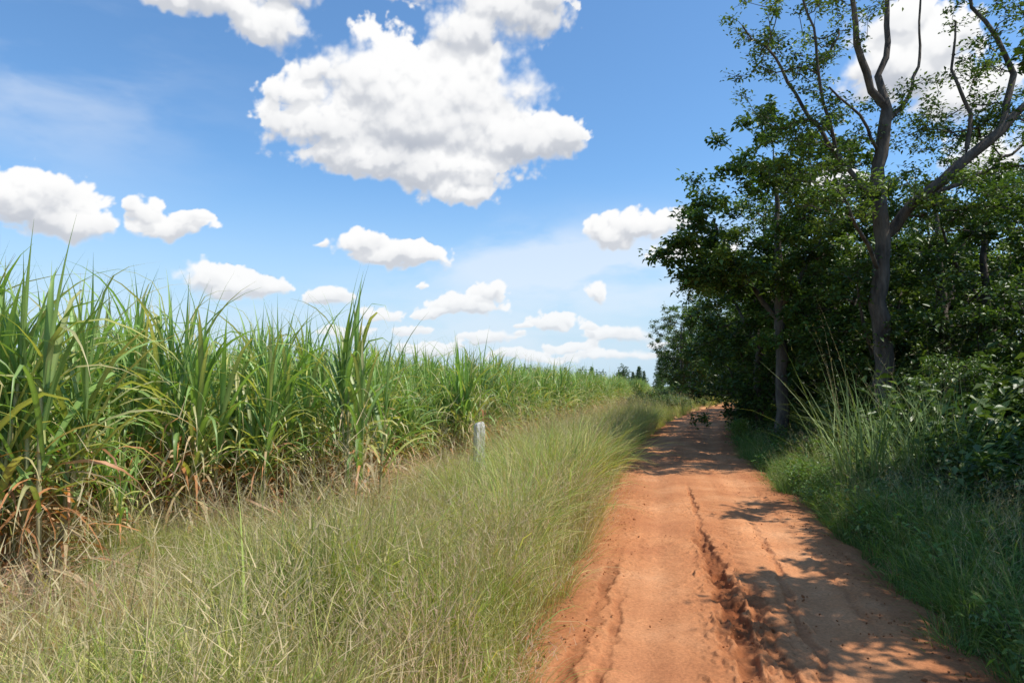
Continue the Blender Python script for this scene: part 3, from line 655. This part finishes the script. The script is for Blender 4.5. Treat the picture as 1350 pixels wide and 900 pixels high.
D2,_,_=dens(AZ+.002,EL+.012)
h1=D2+pf2*1.1+.7*fl2
relief=sstep(-.32,.18,(h0-h1))
base_=sstep(-.65,.55,V_+.9*(fbm(AZ*12,EL*14,4,701,.5)-.45)+.5*pf)
thin=1-sstep(.05,.45,Dn)
shade=.42*relief+.58*base_
shade=np.clip(shade+.30*thin,0,1)
shade=1-(1-shade)*np.clip(.62+rel*.5,0,1)
gray=np.array([.44,.48,.56]);wh=np.array([1.0,1.0,1.0])
Cc=gray+(wh-gray)*(shade**.85)[...,None]
hzf=(1-sstep(0,.22,EL))[...,None]*.42;Cc=Cc*(1-hzf)+np.array([.80,.88,.95])*hzf
ci=fbm(AZ*4+.6*fbm(AZ*5,EL*9,3,401),EL*13,6,411,.55)
loc=1.0*np.exp(-(((AZ-azel(760,340)[0])/.24)**2+((EL-azel(760,345)[1])/.05)**2))+.45*np.exp(-(((AZ+.62)/.16)**2+((EL-.36)/.10)**2))+.5*np.exp(-(((AZ-.1)/.6)**2+((EL-.08)/.06)**2))
ca=np.clip(sstep(.35,.75,ci)*loc*.9,0,.6)
al=alpha+(1-alpha)*ca
Cc=(Cc*alpha[...,None]+np.array([.86,.92,1.0])*((1-alpha)*ca)[...,None])/(al[...,None]+1e-6)
rad_=2600.
P=np.stack([np.sin(AZ)*np.cos(EL),np.cos(AZ)*np.cos(EL),np.sin(EL)],-1)*rad_
ny,nx=AZ.shape;i=np.arange(ny-1)[:,None]*nx;j=np.arange(nx-1)[None]
F=np.stack([i+j,i+j+1,i+nx+j+1,i+nx+j],-1).reshape(-1,4)
F=F[al.ravel()[F].max(1)>.004]
used=np.unique(F);remap=np.zeros(ny*nx,int);remap[used]=np.arange(len(used))
mb=MB();mb.add(P.reshape(-1,3)[used],remap[F],np.concatenate([Cc,al[...,None]],-1).reshape(-1,4)[used])
m,nt,N,L=newmat('cloud')
out=N.new('ShaderNodeOutputMaterial');at=N.new('ShaderNodeAttribute');at.attribute_name='col';em=N.new('ShaderNodeEmission');tr=N.new('ShaderNodeBsdfTransparent');mx=N.new('ShaderNodeMixShader')
L.new(at.outputs['Color'],em.inputs[0]);L.new(at.outputs['Alpha'],mx.inputs[0]);L.new(tr.outputs[0],mx.inputs[1]);L.new(em.outputs[0],mx.inputs[2]);L.new(mx.outputs[0],out.inputs[0])
m.cycles.emission_sampling='NONE'
obj('sky',mb.mesh('sky',[m]))
# ------------------------------------------------------------------ camera
c=bpy.data.cameras.new('camera');c.lens=24;c.sensor_width=36;c.clip_end=6000;c.clip_start=.05
co=bpy.data.objects.new('camera',c);co.location=(0,0,1.7);co.rotation_euler=(R(90)+th,0,0);S.collection.objects.link(co);S.camera=co
